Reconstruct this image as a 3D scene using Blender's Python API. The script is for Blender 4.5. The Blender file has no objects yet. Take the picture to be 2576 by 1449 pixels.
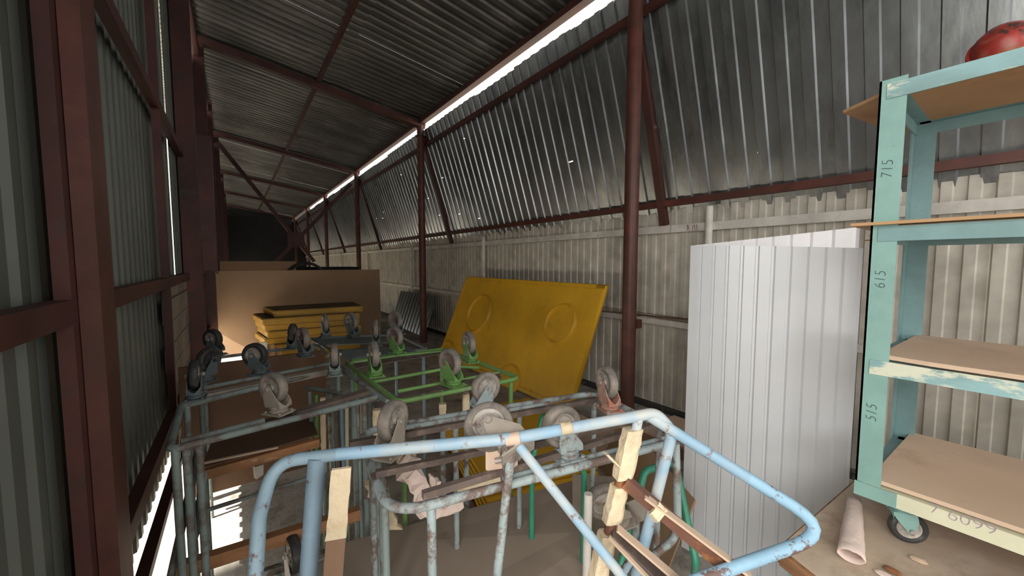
import bpy, bmesh, math, random
from mathutils import Vector, Matrix
R = random.Random(7)
SC = bpy.context.scene
COL = SC.collection
PI = math.pi

# ------------------------------------------------------------------ camera
F, CX, CY, H = 960.0, 1288.0, 724.5, 1.6
YAW, PIT = math.atan(696/960.0), math.atan(64.5/960.0)
FW = Vector((math.sin(YAW)*math.cos(PIT), math.cos(YAW)*math.cos(PIT), -math.sin(PIT)))
RT = Vector((math.cos(YAW), -math.sin(YAW), 0)); UP = RT.cross(FW)
cam = bpy.data.cameras.new('camera'); co = bpy.data.objects.new('camera', cam); COL.objects.link(co)
cam.sensor_width = 36; cam.lens = 36*F/2576.0; cam.clip_start = 0.02; cam.clip_end = 200
co.matrix_world = Matrix.Translation((0, 0, H)) @ Matrix((RT, UP, -FW)).transposed().to_4x4()
SC.camera = co
SC.view_settings.view_transform = 'Standard'; SC.view_settings.look = 'None'
SC.view_settings.exposure = 0.45; SC.view_settings.gamma = 1.0
SC.view_settings.use_curve_mapping = False
# ------------------------------------------------------------------ light
wd = bpy.data.worlds.new('sky'); SC.world = wd; wd.use_nodes = True
bg = wd.node_tree.nodes['Background']; bg.inputs[0].default_value = (1.0, .97, .92, 1); bg.inputs[1].default_value = 2.2
sl = bpy.data.lights.new('sun', 'SUN'); sl.energy = 20; sl.angle = math.radians(1.0); sl.color = (1, .93, .82)
so = bpy.data.objects.new('sun', sl); COL.objects.link(so)
so.rotation_euler = Vector((.78, .10, -.62)).to_track_quat('-Z', 'Y').to_euler(); so.location = (-6, 0, 6)
def area(name, loc, d, sx, sy, e, col=(1, .985, .96), up='Z'):
    l = bpy.data.lights.new(name, 'AREA'); l.shape = 'RECTANGLE'; l.size = sx; l.size_y = sy; l.energy = e; l.color = col
    o = bpy.data.objects.new(name, l); COL.objects.link(o); o.location = loc
    o.rotation_euler = Vector(d).to_track_quat('-Z', 'Y').to_euler()
area('doorway_daylight', (-2.2, -1.6, 2.7), (1, .36, -.22), 3.6, 3.2, 165)
area('end_fill', (2.2, -2.85, 2.3), (-.03, 1, -.12), 2.7, 3.4, 85)  # added fill lamp inside the closed front wall, brightens the depth of the shed

# ------------------------------------------------------------------ helpers
def ray(x, y): return FW*F + RT*(x-CX) - UP*(y-CY)
def P(x, y, X=None, Y=None, Z=None):
    r = ray(x, y)
    t = X/r.x if X is not None else (Y/r.y if Y is not None else (Z-H)/r.z)
    return Vector((r.x*t, r.y*t, r.z*t+H))

def Pd(x, y, d):
    return ray(x, y)*(d/F) + Vector((0, 0, H))
def tag(o, label=None, cat=None, group=None, kind=None):
    if label: o['label'] = label
    if cat: o['category'] = cat
    if group: o['group'] = group
    if kind: o['kind'] = kind
    return o
def empty(name, loc=(0, 0, 0), **k):
    o = bpy.data.objects.new(name, None); COL.objects.link(o); o.location = loc; o.empty_display_size = .1
    return tag(o, **k)
def build(name, bm, m, parent=None, smooth=False, ang=None, mods=None):
    me = bpy.data.meshes.new(name)
    bmesh.ops.recalc_face_normals(bm, faces=bm.faces) if len(bm.faces) < 4000 else None
    bm.to_mesh(me); bm.free()
    if m: me.materials.append(m)
    o = bpy.data.objects.new(name, me); COL.objects.link(o)
    if smooth:
        me.polygons.foreach_set('use_smooth', [True]*len(me.polygons))
        me.set_sharp_from_angle(angle=math.radians(ang or 40))
    if parent:
        o.parent = parent; o.matrix_parent_inverse = Matrix.Translation(-parent.location)
    return o
def inst(name, me, parent, mat=None):
    o = bpy.data.objects.new(name, me); COL.objects.link(o)
    if mat is not None: o.matrix_world = mat
    if parent:
        o.parent = parent; o.matrix_parent_inverse = Matrix.Translation(-parent.location)
    return o

def box(bm, a, b):
    x0, y0, z0 = a; x1, y1, z1 = b
    v = [bm.verts.new(p) for p in ((x0,y0,z0),(x1,y0,z0),(x1,y1,z0),(x0,y1,z0),(x0,y0,z1),(x1,y0,z1),(x1,y1,z1),(x0,y1,z1))]
    for f in ((0,3,2,1),(4,5,6,7),(0,1,5,4),(1,2,6,5),(2,3,7,6),(3,0,4,7)): bm.faces.new([v[i] for i in f])
    return v
def B(): return bmesh.new()
def bar(bm, p, q, w, h, up=(0, 0, 1)):
    """rectangular bar from p to q, w across, h along up"""
    p, q, up = Vector(p), Vector(q), Vector(up)
    d = (q-p).normalized(); s = d.cross(up)
    if s.length < 1e-3: s = d.cross(Vector((1, 0, 0)))
    s.normalize(); u = s.cross(d).normalized()
    vs = []
    for c in (p, q):
        for a, b_ in ((-1,-1),(1,-1),(1,1),(-1,1)): vs.append(bm.verts.new(c+s*a*w/2+u*b_*h/2))
    for f in ((0,1,2,3),(7,6,5,4),(0,4,5,1),(1,5,6,2),(2,6,7,3),(3,7,4,0)): bm.faces.new([vs[i] for i in f])
def angle_bar(bm, p, q, w, t=.005, up=(0, 0, 1), flip=1):
    """steel angle: two flanges"""
    p, q, up = Vector(p), Vector(q), Vector(up)
    d = (q-p).normalized(); s = d.cross(up).normalized()*flip; u = Vector(up)-d*d.dot(Vector(up)); u.normalize()
    bar(bm, p+s*w/2, q+s*w/2, w, t, up)
    bar(bm, p+u*w/2, q+u*w/2, t, w, up)
def fillet(pts, r, n=6, closed=False):
    pts = [Vector(p) for p in pts]
    out = []; N = len(pts)
    for i in range(N):
        if not closed and i in (0, N-1): out.append(pts[i]); continue
        a, b, c = pts[i-1], pts[i], pts[(i+1) % N]
        u, v = (a-b), (c-b); lu, lv = u.length, v.length
        if lu < 1e-5 or lv < 1e-5: out.append(b); continue
        u.normalize(); v.normalize(); th = u.angle(v)
        if th > 3.05: out.append(b); continue
        rr = r[i] if isinstance(r, (list, tuple)) else r
        d = min(rr/math.tan(th/2), lu*.49, lv*.49)
        p0, p1 = b+u*d, b+v*d
        for k in range(n+1):
            t = k/n
            out.append(p0*(1-t)**2 + b*2*t*(1-t) + p1*t*t)
    return out
def tube(bm, pts, r, fr=0.0, n=10, closed=False, cap=True):
    pts = fillet(pts, fr, 6, closed) if fr else [Vector(p) for p in pts]
    rings = []; N = len(pts); pu = None
    for i, p in enumerate(pts):
        if closed: d = (pts[(i+1) % N]-pts[i-1])
        else: d = pts[min(i+1, N-1)]-pts[max(i-1, 0)]
        if d.length < 1e-7: d = Vector((0, 0, 1))
        d.normalize()
        if pu is None:
            pu = d.orthogonal().normalized()
        u = pu-d*pu.dot(d); u.normalize(); pu = u; v = d.cross(u)
        rr = r(i/(N-1)) if callable(r) else r
        rings.append([bm.verts.new(p+(u*math.cos(a)+v*math.sin(a))*rr) for a in [2*PI*k/n for k in range(n)]])
    for i in range(N if closed else N-1):
        A, C = rings[i], rings[(i+1) % N]
        off = 0
        if closed and i == N-1:
            off = min(range(n), key=lambda o_: (A[0].co-C[o_].co).length)
        for k in range(n):
            bm.faces.new((A[k], A[(k+1) % n], C[(k+1+off) % n], C[(k+off) % n]))
    if cap and not closed:
        bm.faces.new(rings[0][::-1]); bm.faces.new(rings[-1])
def lathe(bm, prof, n=24, M=Matrix.Identity(4)):
    """prof: (radius, height) pairs round local Z"""
    rings = []
    for r, z in prof:
        if r < 1e-6: rings.append([bm.verts.new(M @ Vector((0, 0, z)))])
        else: rings.append([bm.verts.new(M @ Vector((r*math.cos(2*PI*k/n), r*math.sin(2*PI*k/n), z))) for k in range(n)])
    for A, C in zip(rings, rings[1:]):
        for k in range(n):
            if len(A) == 1 and len(C) == 1: continue
            if len(A) == 1: bm.faces.new((A[0], C[(k+1) % n], C[k]))
            elif len(C) == 1: bm.faces.new((A[k], A[(k+1) % n], C[0]))
            else: bm.faces.new((A[k], A[(k+1) % n], C[(k+1) % n], C[k]))
def prism(bm, poly, t, M=Matrix.Identity(4)):
    """extrude a 2D polygon by thickness t about its plane"""
    a = [bm.verts.new(M @ Vector((x, y, -t/2))) for x, y in poly]
    b = [bm.verts.new(M @ Vector((x, y, t/2))) for x, y in poly]
    bm.faces.new(a[::-1]); bm.faces.new(b); n = len(poly)
    for i in range(n): bm.faces.new((a[i], a[(i+1) % n], b[(i+1) % n], b[i]))

# ------------------------------------------------------------------ materials
def mat(name, col, rough=.6, metal=0.0, col2=None, thr=.6, scale=6.0, sharp=.04, bump=.1, bscale=40.0, mott=.12, stretch=(1, 1, 1), col3=None, thr3=.7, scale3=2.0, rough2=None, spec=.5):
    m = bpy.data.materials.new(name); m.use_nodes = True
    nt = m.node_tree; N, L = nt.nodes, nt.links
    bs = N['Principled BSDF']; bs.inputs['Roughness'].default_value = rough; bs.inputs['Metallic'].default_value = metal
    bs.inputs['Specular IOR Level'].default_value = spec
    tc = N.new('ShaderNodeTexCoord'); mp = N.new('ShaderNodeMapping'); mp.inputs['Scale'].default_value = stretch
    L.new(tc.outputs['Object'], mp.inputs['Vector'])
    def noise(sc, det=4, ro=.6):
        n = N.new('ShaderNodeTexNoise'); n.inputs['Scale'].default_value = sc; n.inputs['Detail'].default_value = det
        n.inputs['Roughness'].default_value = ro; L.new(mp.outputs[0], n.inputs['Vector']); return n
    def mix(a, b, fac):
        x = N.new('ShaderNodeMix'); x.data_type = 'RGBA'
        if isinstance(a, tuple): x.inputs[6].default_value = (*a, 1)
        else: L.new(a, x.inputs[6])
        if isinstance(b, tuple): x.inputs[7].default_value = (*b, 1)
        else: L.new(b, x.inputs[7])
        L.new(fac, x.inputs[0]); return x.outputs[2]
    n1 = noise(scale*.35, 5)
    d = tuple(c*(1-mott*2.2) for c in col); l = tuple(min(1, c*(1+mott)) for c in col)
    rp = N.new('ShaderNodeMapRange'); rp.inputs[1].default_value = .3; rp.inputs[2].default_value = .7
    L.new(n1.outputs[0], rp.inputs[0])
    c = mix(d, l, rp.outputs[0])
    if col3:
        n3 = noise(scale3, 3); r3 = N.new('ShaderNodeMapRange'); r3.inputs[1].default_value = thr3-.12; r3.inputs[2].default_value = thr3+.12
        L.new(n3.outputs[0], r3.inputs[0]); c = mix(c, col3, r3.outputs[0])
    if col2:
        n2 = noise(scale, 8, .7); r2 = N.new('ShaderNodeMapRange'); r2.inputs[1].default_value = thr-sharp; r2.inputs[2].default_value = thr+sharp
        L.new(n2.outputs[0], r2.inputs[0]); c = mix(c, col2, r2.outputs[0])
        if rough2 is not None:
            rr = N.new('ShaderNodeMapRange'); rr.inputs[3].default_value = rough; rr.inputs[4].default_value = rough2
            L.new(r2.outputs[0], rr.inputs[0]); L.new(rr.outputs[0], bs.inputs['Roughness'])
    L.new(c, bs.inputs['Base Color'])
    if bump:
        nb = noise(bscale, 4); bp = N.new('ShaderNodeBump'); bp.inputs['Strength'].default_value = bump; bp.inputs['Distance'].default_value = .01
        L.new(nb.outputs[0], bp.inputs['Height']); L.new(bp.outputs[0], bs.inputs['Normal'])
    return m
M = {}
M['galv'] = mat('galvanised steel', (.34, .355, .36), .30, .85, col2=(.40, .42, .42), thr=.56, scale=7, sharp=.1, bump=.05, bscale=25, mott=.2, stretch=(1, 1, .25))
M['roofgalv'] = mat('old galvanised roof', (.17, .17, .16), .46, .7, col2=(.30, .29, .26), thr=.62, scale=5, sharp=.08, bump=.05, bscale=25, mott=.25, stretch=(.25, 1, 1))
M['beige'] = mat('beige painted profiled steel', (.56, .525, .455), .6, 0, col2=(.20, .15, .10), thr=.69, scale=16, sharp=.03, bump=.05, mott=.1, col3=(.33, .30, .25), thr3=.62, scale3=2.5)
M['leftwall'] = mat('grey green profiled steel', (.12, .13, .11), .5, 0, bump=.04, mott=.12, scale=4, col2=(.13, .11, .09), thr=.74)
M['white'] = mat('chalky white paint', (.66, .62, .57), .7, 0, col2=(.22, .15, .10), thr=.67, scale=14, sharp=.03, bump=.1)
M['red'] = mat('oxide red primer', (.115, .034, .024), .5, 0, col2=(.30, .20, .15), thr=.76, scale=22, sharp=.02, bump=.06, mott=.2, col3=(.075, .028, .02), thr3=.55)
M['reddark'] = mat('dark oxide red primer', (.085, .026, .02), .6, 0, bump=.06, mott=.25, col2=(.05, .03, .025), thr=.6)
M['floor'] = mat('dusty concrete', (.45, .42, .37), .9, 0, col2=(.12, .105, .09), thr=.60, scale=5, sharp=.09, bump=.5, bscale=22, mott=.22)
M['earth'] = mat('pale sunlit yard', (.62, .57, .48), .95, 0, bump=.3)
M['curb'] = mat('tarred kerb', (.05, .048, .045), .8, 0, col2=(.2, .18, .15), thr=.6, scale=12)
M['block'] = mat('grey brown blockwork', (.30, .25, .205), .9, 0, bump=.4, mott=.15)
M['dark'] = mat('dark hoarding', (.022, .022, .024), .9, 0, bump=.1)
M['sheetw'] = mat('new white coated steel', (.62, .635, .66), .38, .0, bump=0, mott=.03)
M['sheetin'] = mat('new white steel back', (.82, .80, .81), .42, .0, bump=0, mott=.03)
M['card'] = mat('brown hardboard', (.36, .235, .145), .75, 0, bump=.05, mott=.07, scale=3)
M['cardlight'] = mat('light hardboard', (.66, .49, .36), .8, 0, bump=.05, mott=.06, scale=3, col2=(.45, .32, .22), thr=.66, sharp=.1)
M['carddust'] = mat('dusty brown hardboard', (.30, .235, .185), .85, 0, bump=.05, mott=.1, scale=3)
M['darkboard'] = mat('dark brown hardboard', (.155, .085, .05), .8, 0, bump=.05, mott=.12, scale=3)
M['wood'] = mat('orange brown timber', (.42, .20, .09), .7, 0, col2=(.55, .40, .26), thr=.64, scale=9, sharp=.05, bump=.2, mott=.25, stretch=(1, 1, 3))
M['woodend'] = mat('weathered plank edge', (.40, .20, .10), .8, 0, col2=(.16, .08, .045), thr=.55, scale=10, sharp=.07, bump=.3, mott=.2, stretch=(.4, .4, 5))
M['ply'] = mat('plywood', (.50, .30, .15), .7, 0, col2=(.36, .19, .09), thr=.62, scale=5, sharp=.1, bump=.05, mott=.1)
M['dustydeck'] = mat('dusty workbench top', (.52, .41, .31), .85, 0, col2=(.34, .24, .17), thr=.6, scale=4, sharp=.1, bump=.1, mott=.12, col3=(.62, .56, .48), thr3=.66, scale3=3)
M['yellow'] = mat('mustard yellow moulded plastic', (.74, .42, .028), .45, 0, bump=.03, bscale=9, mott=.12, scale=4, col2=(.33, .18, .02), thr=.70, sharp=.1)
M['yellowdark'] = mat('darker yellow panel', (.42, .235, .02), .5, 0, bump=.04, mott=.15)  # darker copy of the mustard yellow
M['stacktop'] = mat('panel face with painted shade', (.12, .085, .04), .8, 0, bump=.04, mott=.15)  # dark brown puts the shade on the stack's top into the colour
rust = (.16, .085, .055)
M['sky'] = mat('sky blue chipped paint', (.30, .47, .62), .5, 0, col2=(.22, .13, .10), thr=.63, scale=14, sharp=.025, bump=.12, mott=.08, col3=(.56, .56, .52), thr3=.55, scale3=5.5)
M['skychip'] = mat('sky blue flaking paint', (.30, .50, .66), .5, 0, col2=(.17, .11, .10), thr=.525, scale=11, sharp=.02, bump=.2, mott=.08)
M['skyleft'] = mat('grey blue chipped paint', (.27, .385, .47), .5, 0, col2=(.13, .085, .075), thr=.60, scale=18, sharp=.03, bump=.12, mott=.1)
M['skydark'] = mat('steel blue chipped paint', (.23, .33, .42), .5, 0, col2=(.10, .075, .07), thr=.64, scale=20, sharp=.025, bump=.12, mott=.1)
M['greyblue'] = mat('worn grey blue paint', (.22, .27, .26), .6, 0, col2=(.13, .10, .085), thr=.55, scale=12, sharp=.06, bump=.15, mott=.15)
M['greyblueL'] = mat('worn pale blue paint', (.36, .43, .44), .55, 0, col2=(.17, .12, .10), thr=.53, scale=13, sharp=.05, bump=.15, mott=.15)
M['slate'] = mat('slate blue paint', (.13, .16, .17), .55, 0, col2=(.08, .075, .07), thr=.58, scale=8, sharp=.08, mott=.15)
M['green'] = mat('grass green chipped paint', (.17, .34, .10), .45, 0, col2=(.22, .20, .16), thr=.60, scale=12, sharp=.06, bump=.1, mott=.12)
M['teal'] = mat('sea green paint', (.05, .30, .19), .4, 0, col2=(.12, .14, .11), thr=.66, scale=12, sharp=.04, bump=.1, mott=.12)
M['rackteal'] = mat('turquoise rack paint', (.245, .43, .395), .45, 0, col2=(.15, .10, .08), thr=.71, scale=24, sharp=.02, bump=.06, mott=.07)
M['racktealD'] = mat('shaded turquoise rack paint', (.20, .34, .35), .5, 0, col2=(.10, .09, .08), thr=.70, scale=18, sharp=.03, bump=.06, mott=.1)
M['rackflaky'] = mat('flaking turquoise and cream paint', (.26, .44, .46), .5, 0, col2=(.66, .68, .55), thr=.555, scale=13, sharp=.03, bump=.2, mott=.1, col3=(.16, .24, .23), thr3=.66, scale3=6, stretch=(1, .35, 1))
M['cream'] = mat('pale cream paint', (.70, .70, .52), .55, 0, col2=(.34, .50, .47), thr=.68, scale=12, sharp=.03, mott=.07, bump=.1)
M['rustbar'] = mat('dusty rusty steel', (.135, .10, .085), .75, .1, col2=(.24, .18, .14), thr=.6, scale=14, sharp=.1, bump=.2, mott=.2)
M['rubber'] = mat('dusty grey rubber', (.17, .15, .135), .8, 0, col2=(.33, .28, .235), thr=.52, scale=9, sharp=.12, bump=.15, mott=.2)
M['rubberdark'] = mat('dark rubber', (.035, .034, .034), .6, 0, col2=(.12, .11, .10), thr=.58, scale=12, sharp=.1, bump=.1)
M['hub'] = mat('dusty hub metal', (.44, .40, .36), .55, .3, col2=(.17, .11, .085), thr=.6, scale=20, sharp=.06, bump=.1)
M['hubred'] = mat('brown hub', (.19, .12, .11), .6, .1, col2=(.3, .26, .23), thr=.6, scale=20, sharp=.1)
M['peach'] = mat('faded peach primer', (.60, .44, .34), .6, 0, col2=(.50, .50, .50), thr=.58, scale=9, sharp=.06, bump=.08)
M['dustmetal'] = mat('dust covered steel', (.40, .345, .29), .75, .1, col2=(.24, .17, .13), thr=.60, scale=13, sharp=.06, bump=.12)
M['orangerust'] = mat('orange painted fork', (.46, .16, .10), .6, 0, col2=(.40, .33, .28), thr=.48, scale=12, sharp=.1, bump=.1)
M['tape'] = mat('masking tape', (.74, .61, .42), .75, 0, col2=(.55, .38, .22), thr=.62, scale=11, sharp=.1, bump=.8, bscale=30, mott=.12)
M['paper'] = mat('crumpled pale paper', (.72, .58, .52), .7, 0, bump=.6, bscale=18, mott=.1)
M['tapebrown'] = mat('brown tape', (.20, .115, .07), .5, 0, bump=.2)
M['reddish'] = mat('red brown painted bar', (.20, .085, .055), .5, 0, col2=(.45, .18, .05), thr=.62, scale=8, sharp=.08, bump=.1, mott=.2)
M['redbowl'] = mat('red enamel', (.42, .045, .035), .4, 0, col2=(.05, .03, .025), thr=.60, scale=11, sharp=.03, bump=.1, mott=.2, col3=(.36, .25, .16), thr3=.64, scale3=7)
M['ink'] = mat('marker ink', (.03, .05, .07), .8, 0, bump=0)
M['inkred'] = mat('faded purple ink', (.42, .30, .42), .8, 0, bump=0)
M['inkdark'] = mat('dark red pencil', (.16, .03, .03), .8, 0, bump=0)
M['wire'] = mat('brown wire', (.16, .10, .06), .6, 0, bump=0)

# ------------------------------------------------------------------ profiled sheet
def profile(w, p, h, crest=.35, web=.12):
    """(u, n) points of a trapezoid profile over width w with period p"""
    pts = [(0, 0)]; u = 0
    while u+p <= w+1e-6:
        a = u + p*(1-crest-2*web)
        pts += [(a, 0), (a+p*web, h), (a+p*(web+crest), h), (u+p, 0)]
        u += p
    return pts
def sheet_bm(prof, length, place, holes=()):
    """place(u, v, n) -> world; v in 0..length. holes: (segment, v)"""
    bm = B()
    vs = sorted(set([0, length]+[v+s for _, v in holes for s in (-.006, .006)]))
    G = [[bm.verts.new(place(u, v, n)) for v in vs] for u, n in prof]
    hs = set()
    for k, v in holes: hs.add((k, vs.index(v-.006)))
    for i in range(len(prof)-1):
        for j in range(len(vs)-1):
            if (i, j) in hs: continue
            bm.faces.new((G[i][j], G[i+1][j], G[i+1][j+1], G[i][j+1]))
    return bm
Y0, Y1 = -3.0, 27.5      # shed length
XL, XR = -.37, 3.73

# ------------------------------------------------------------------ floor and yard
bm = B(); box(bm, (XL-.05, Y0-.3, -.1), (XR+.15, Y1+.2, 0)); tag(build('floor', bm, M['floor']), kind='structure')
bm = B(); box(bm, (-30, -30, -.22), (30, 50, -.101)); tag(build('ground', bm, M['earth']), kind='structure')

# ------------------------------------------------------------------ right wall
wr = empty('wall_right', (XR, 3, 0), kind='structure')
# lower beige sheets: vertical, ribs towards the room
nsh = 0
ypos = Y0
w_b = .118*9
pb = profile(w_b, .118, -.012, .42, .07)
mesh_b = None
i = 0
while ypos < Y1-.3:
    top = 2.10 + .012*math.sin(i*2.1)
    if mesh_b is None:
        bm = sheet_bm(pb, 2.10, lambda u, v, n: Vector((n, u, v)))
        o = build('beige_sheet', bm, M['beige'], wr); mesh_b = o.data
        o.parent = wr
        o.matrix_world = Matrix.Translation((XR, ypos, .04))
    else:
        o = inst('beige_sheet', mesh_b, None); o.parent = wr
        o.matrix_parent_inverse = Matrix.Translation(-wr.location)
        o.matrix_basis = Matrix.Translation((XR+(.004 if i % 2 else 0), ypos, .04)) @ Matrix.Diagonal((1, 1, (top-.04)/2.06, 1))
    if i == 0:
        o.matrix_parent_inverse = Matrix.Translation(-wr.location); o.matrix_basis = Matrix.Translation((XR, ypos, .04))
    ypos += w_b-.004; i += 1
# upper inclined galvanised sheets
pb_, pt_ = Vector((3.775, 0, 2.02)), Vector((3.078, 0, 4.155))
sd = (pt_-pb_); SL = sd.length; sd.normalize(); sn = Vector((-sd.z, 0, sd.x))   # sn points into the room
w_g = .172*6
pg = profile(w_g, .172, .020, .42, .05)
pg2 = []
for k, (u, n) in enumerate(pg):
    pg2.append((u, n))
ypos = Y0; i = 0
hole_rows = {5: [(3, 1.0)], 7: [(11, 1.55), (3, .5)], 8: [(7, 1.2), (13, 1.75), (18, .4)], 9: [(3, 1.6), (10, .55), (16, 1.3), (7, 1.9)], 10: [(6, .6), (13, 1.0)], 11: [(3, 1.3), (7, 1.5), (13, 1.7)],
             13: [(3, .9), (7, .93), (12, 1.05), (17, .9)], 14: [(6, .95), (11, .6), (16, 1.0)], 4: [(7, .55)], 6: [(8, .9)]}
while ypos < Y1-.3:
    dz = R.uniform(-.02, .02)
    pl = lambda u, v, n, y=ypos, dz=dz, t=R.uniform(-.006, .006): pb_+sd*(v+dz)+sn*(n+t)+Vector((0, y+u, 0))
    build('galvanised_sheet', sheet_bm(pg2, SL, pl, hole_rows.get(i, ())), M['galv'], wr)
    ypos += w_g-.006; i += 1
def onslope(z, off=0.0):
    t = (z-pb_.z)/sd.z; return pb_+sd*t+sn*off
a = onslope(2.225, .065); bm = B(); bar(bm, (a.x, Y0, a.z), (a.x, Y1, a.z), .05, .062); build('lower_girt', bm, M['red'], wr)
a = onslope(3.90, .06); bm = B(); bar(bm, (a.x, Y0, a.z), (a.x, Y1, a.z), .05, .06); build('upper_girt', bm, M['reddark'], wr)
# white rails on the lower wall (tubes in lengths)
for y0, y1 in ((Y0, 2.26), (2.27, 7.1), (7.12, 11.9), (11.92, 16.7), (16.72, Y1)):
    bm = B(); bar(bm, (XR-.04, y0, 1.945), (XR-.04, y1, 1.945), .04, .075); build('top_rail', bm, M['white'], wr)
for y0, y1, z0, z1 in ((Y0, 1.1, .98, .97), (1.1, 4.4, .955, .96), (4.42, 8.7, .955, .96), (8.8, 13.2, .96, .96), (13.3, 20, .96, .96)):
    bm = B(); bar(bm, (XR-.04, y0, z0), (XR-.04, y1, z1), .035, .06); build('middle_rail', bm, M['white'], wr)
for y, h in ((1.86, 2.13), (5.92, 2.06), (9.4, 1.99), (13.4, 1.99), (17.3, 1.99)):
    bm = B(); tube(bm, [(XR-.075, y, 0), (XR-.075, y, h)], .034, n=12); build('wall_post', bm, M['white'], wr, smooth=True)
bm = B(); box(bm, (XR-.10, Y0, 0), (XR-.02, Y1, .05)); build('kerb', bm, M['curb'], wr)
bm = B()
for k in range(5):
    pts = [(XR-.08-.004*k, 1.9+.6*j, 1.0+.012*k+.012*math.sin(j*1.7+k)) for j in range(0, 8)]
    tube(bm, pts, .004, n=5)
build('wire_bundle', bm, M['wire'], wr)
bm = B()
for k, (y, dy, z) in enumerate([(1.98, .01, 1.94), (2.0, .01, 1.94), (2.03, -.008, 1.935), (2.06, .012, 1.94), (2.08, 0, 1.945)]):
    bar(bm, (XR-.0615, y, z-.03), (XR-.0615, y+dy, z+.03), .002, .004, (0, 1, 0))
build('pencil_marks', bm, M['inkdark'], wr)
a = P(2230, 680, X=3.7); bm = B(); bar(bm, a+Vector((-.01, 0, .05)), a+Vector((-.01, .012, -.05)), .003, .006, (0, 1, 0)); build('pencil_stroke', bm, M['inkdark'], wr)
# frames: pipe column, inclined leg, brackets
FY = [-2.45, 2.25, 7.15, 11.93, 16.74, 21.4, 26.1]
for k, y in enumerate(FY):
    bm = B(); tube(bm, [(3.0, y, 0), (3.0, y, 4.24)], .066, n=24); build('steel_column', bm, M['red'], wr, smooth=True)
    bm = B(); angle_bar(bm, (3.06, y+.07, 4.12), (XR-.06, y+.07, 1.985), .07, .006, (0, 1, 0)); build('inclined_leg', bm, M['reddark'], wr)
    bm = B(); box(bm, (2.93, y-.09, 4.02), (3.22, y+.09, 4.035)); box(bm, (2.95, y-.008, 3.86), (3.2, y+.008, 4.03)); build('gusset_plate', bm, M['reddark'], wr)
bm = B(); box(bm, (3.03, 2.18, .98), (3.1, 2.24, 1.06)); build('column_lug', bm, M['red'], wr)

# ------------------------------------------------------------------ roof
ceil = empty('ceiling', (1.3, 3, 4.5), kind='structure')
def roofz(x): return 4.745 - (x+.37)*(4.745-4.235)/3.37
RP = .15; w_r = RP*7
pr_ = profile(w_r, RP, .022, .36, .11)
ypos = Y0; i = 0
xa, xm, xc = -1.25, 1.30, 3.17  # left overhang stretched out of view to keep sun from the eave gap
def roof_sheet(x0, x1, y, lift):
    L = math.hypot(x1-x0, roofz(x1)-roofz(x0)); d = Vector((x1-x0, 0, roofz(x1)-roofz(x0))).normalized(); nn = Vector((-d.z, 0, d.x))
    st = Vector((x0, y, roofz(x0)+.075+lift))
    build('roof_sheet', sheet_bm(pr_, L, lambda u, v, n: st+d*v+nn*(n)+Vector((0, u, 0))), M['roofgalv'], ceil)
while ypos < Y1:
    lf = R.uniform(0, .006)
    roof_sheet(xa, xm+.12, ypos, lf); roof_sheet(xm, 3.12, ypos, lf+.012)
    ypos += w_r-.004; i += 1
for k, y in enumerate(FY):
    bm = B(); bar(bm, (-.38, y, roofz(-.38)), (3.08, y, roofz(3.08)), .12 if k < 4 else .1, .10); build('rafter', bm, M['reddark'], ceil)
for x, w, h in ((1.22, .06, .06), (3.0, .10, .09)):
    bm = B(); bar(bm, (x, Y0, roofz(x)+.045), (x, Y1, roofz(x)+.045), w, h*.9); build('purlin', bm, M['reddark'], ceil)
bm = B(); bar(bm, (-.36, Y0, roofz(-.36)+.03), (-.36, Y1, roofz(-.36)+.03), .06, .08); build('purlin', bm, M['reddark'], ceil)
# cross braces in the frame at 11.9 m
for p, q in (((545, 355), (790, 658)), ((883, 463), (677, 677))):
    a, b_ = P(*p, Y=11.9), P(*q, Y=11.9); bm = B(); bar(bm, a, b_, .09, .09, (0, 1, 0)); build('cross_brace', bm, M['reddark'], ceil)
a = P(745, 603, Y=11.86); bm = B(); box(bm, (a.x-.2, a.y-.01, a.z-.2), (a.x+.2, a.y+.01, a.z+.2)); build('gusset_plate', bm, M['reddark'], ceil)

# ------------------------------------------------------------------ left wall
wl = empty('wall_left', (XL, 3, 0), kind='structure')
w_l = .115*8
pl_ = profile(w_l, .115, .014, .40, .10)
ZB, ZT = .30, 4.43
ypos = Y0; i = 0
XIN = -.03
def left_sheet(y, zb, zt, w=w_l):
    XI = XIN
    pf = profile(w, .115, .014, .40, .10)
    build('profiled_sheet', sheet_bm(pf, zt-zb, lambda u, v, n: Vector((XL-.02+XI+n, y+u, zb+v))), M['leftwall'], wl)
k = 0; y = .53
while y < Y1-.5:
    left_sheet(y, (ZB if y < 4.6 else .50) if y > 1.4 else .03, ZT + R.uniform(-.01, .01)); y += w_l-.003
    if abs(y-4.2) < .5: y -= .10; XIN += .028
    elif abs(y-7.4) < .46: y -= .08; XIN += .02
XIN = -.03
for y in (-3.0,): left_sheet(y, .03, ZT, .46)
for y in (-2.53, -1.62, -.71): left_sheet(y, 3.3, ZT)
left_sheet(.20, 3.3, ZT, .46)
for z, w, y0, y1, nm in ((1.475, .062, .62, 12, 'middle_rail'), (2.55, .06, Y0, 14, 'upper_rail'), (.64, .07, .8, 9, 'low_rail'), (.31, .04, 1.4, 5.1, 'bottom_rail')):
    bm = B(); bar(bm, (XL+.012, y0, z), (XL+.028, y1, z), .045, w); build(nm, bm, M['reddark'], wl)
bm = B(); bar(bm, (XL+.03, Y0, 4.56), (XL+.03, Y1, 4.56), .10, .15); build('eave_beam', bm, M['reddark'], wl)
def leftcol(y, x1, x0=XL, d=.12, top=4.7, m='reddark'):
    bm = B(); box(bm, (x0, y, 0), (x1, y+d, top)); o = build('steel_column', bm, M[m], wl); return o
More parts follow.
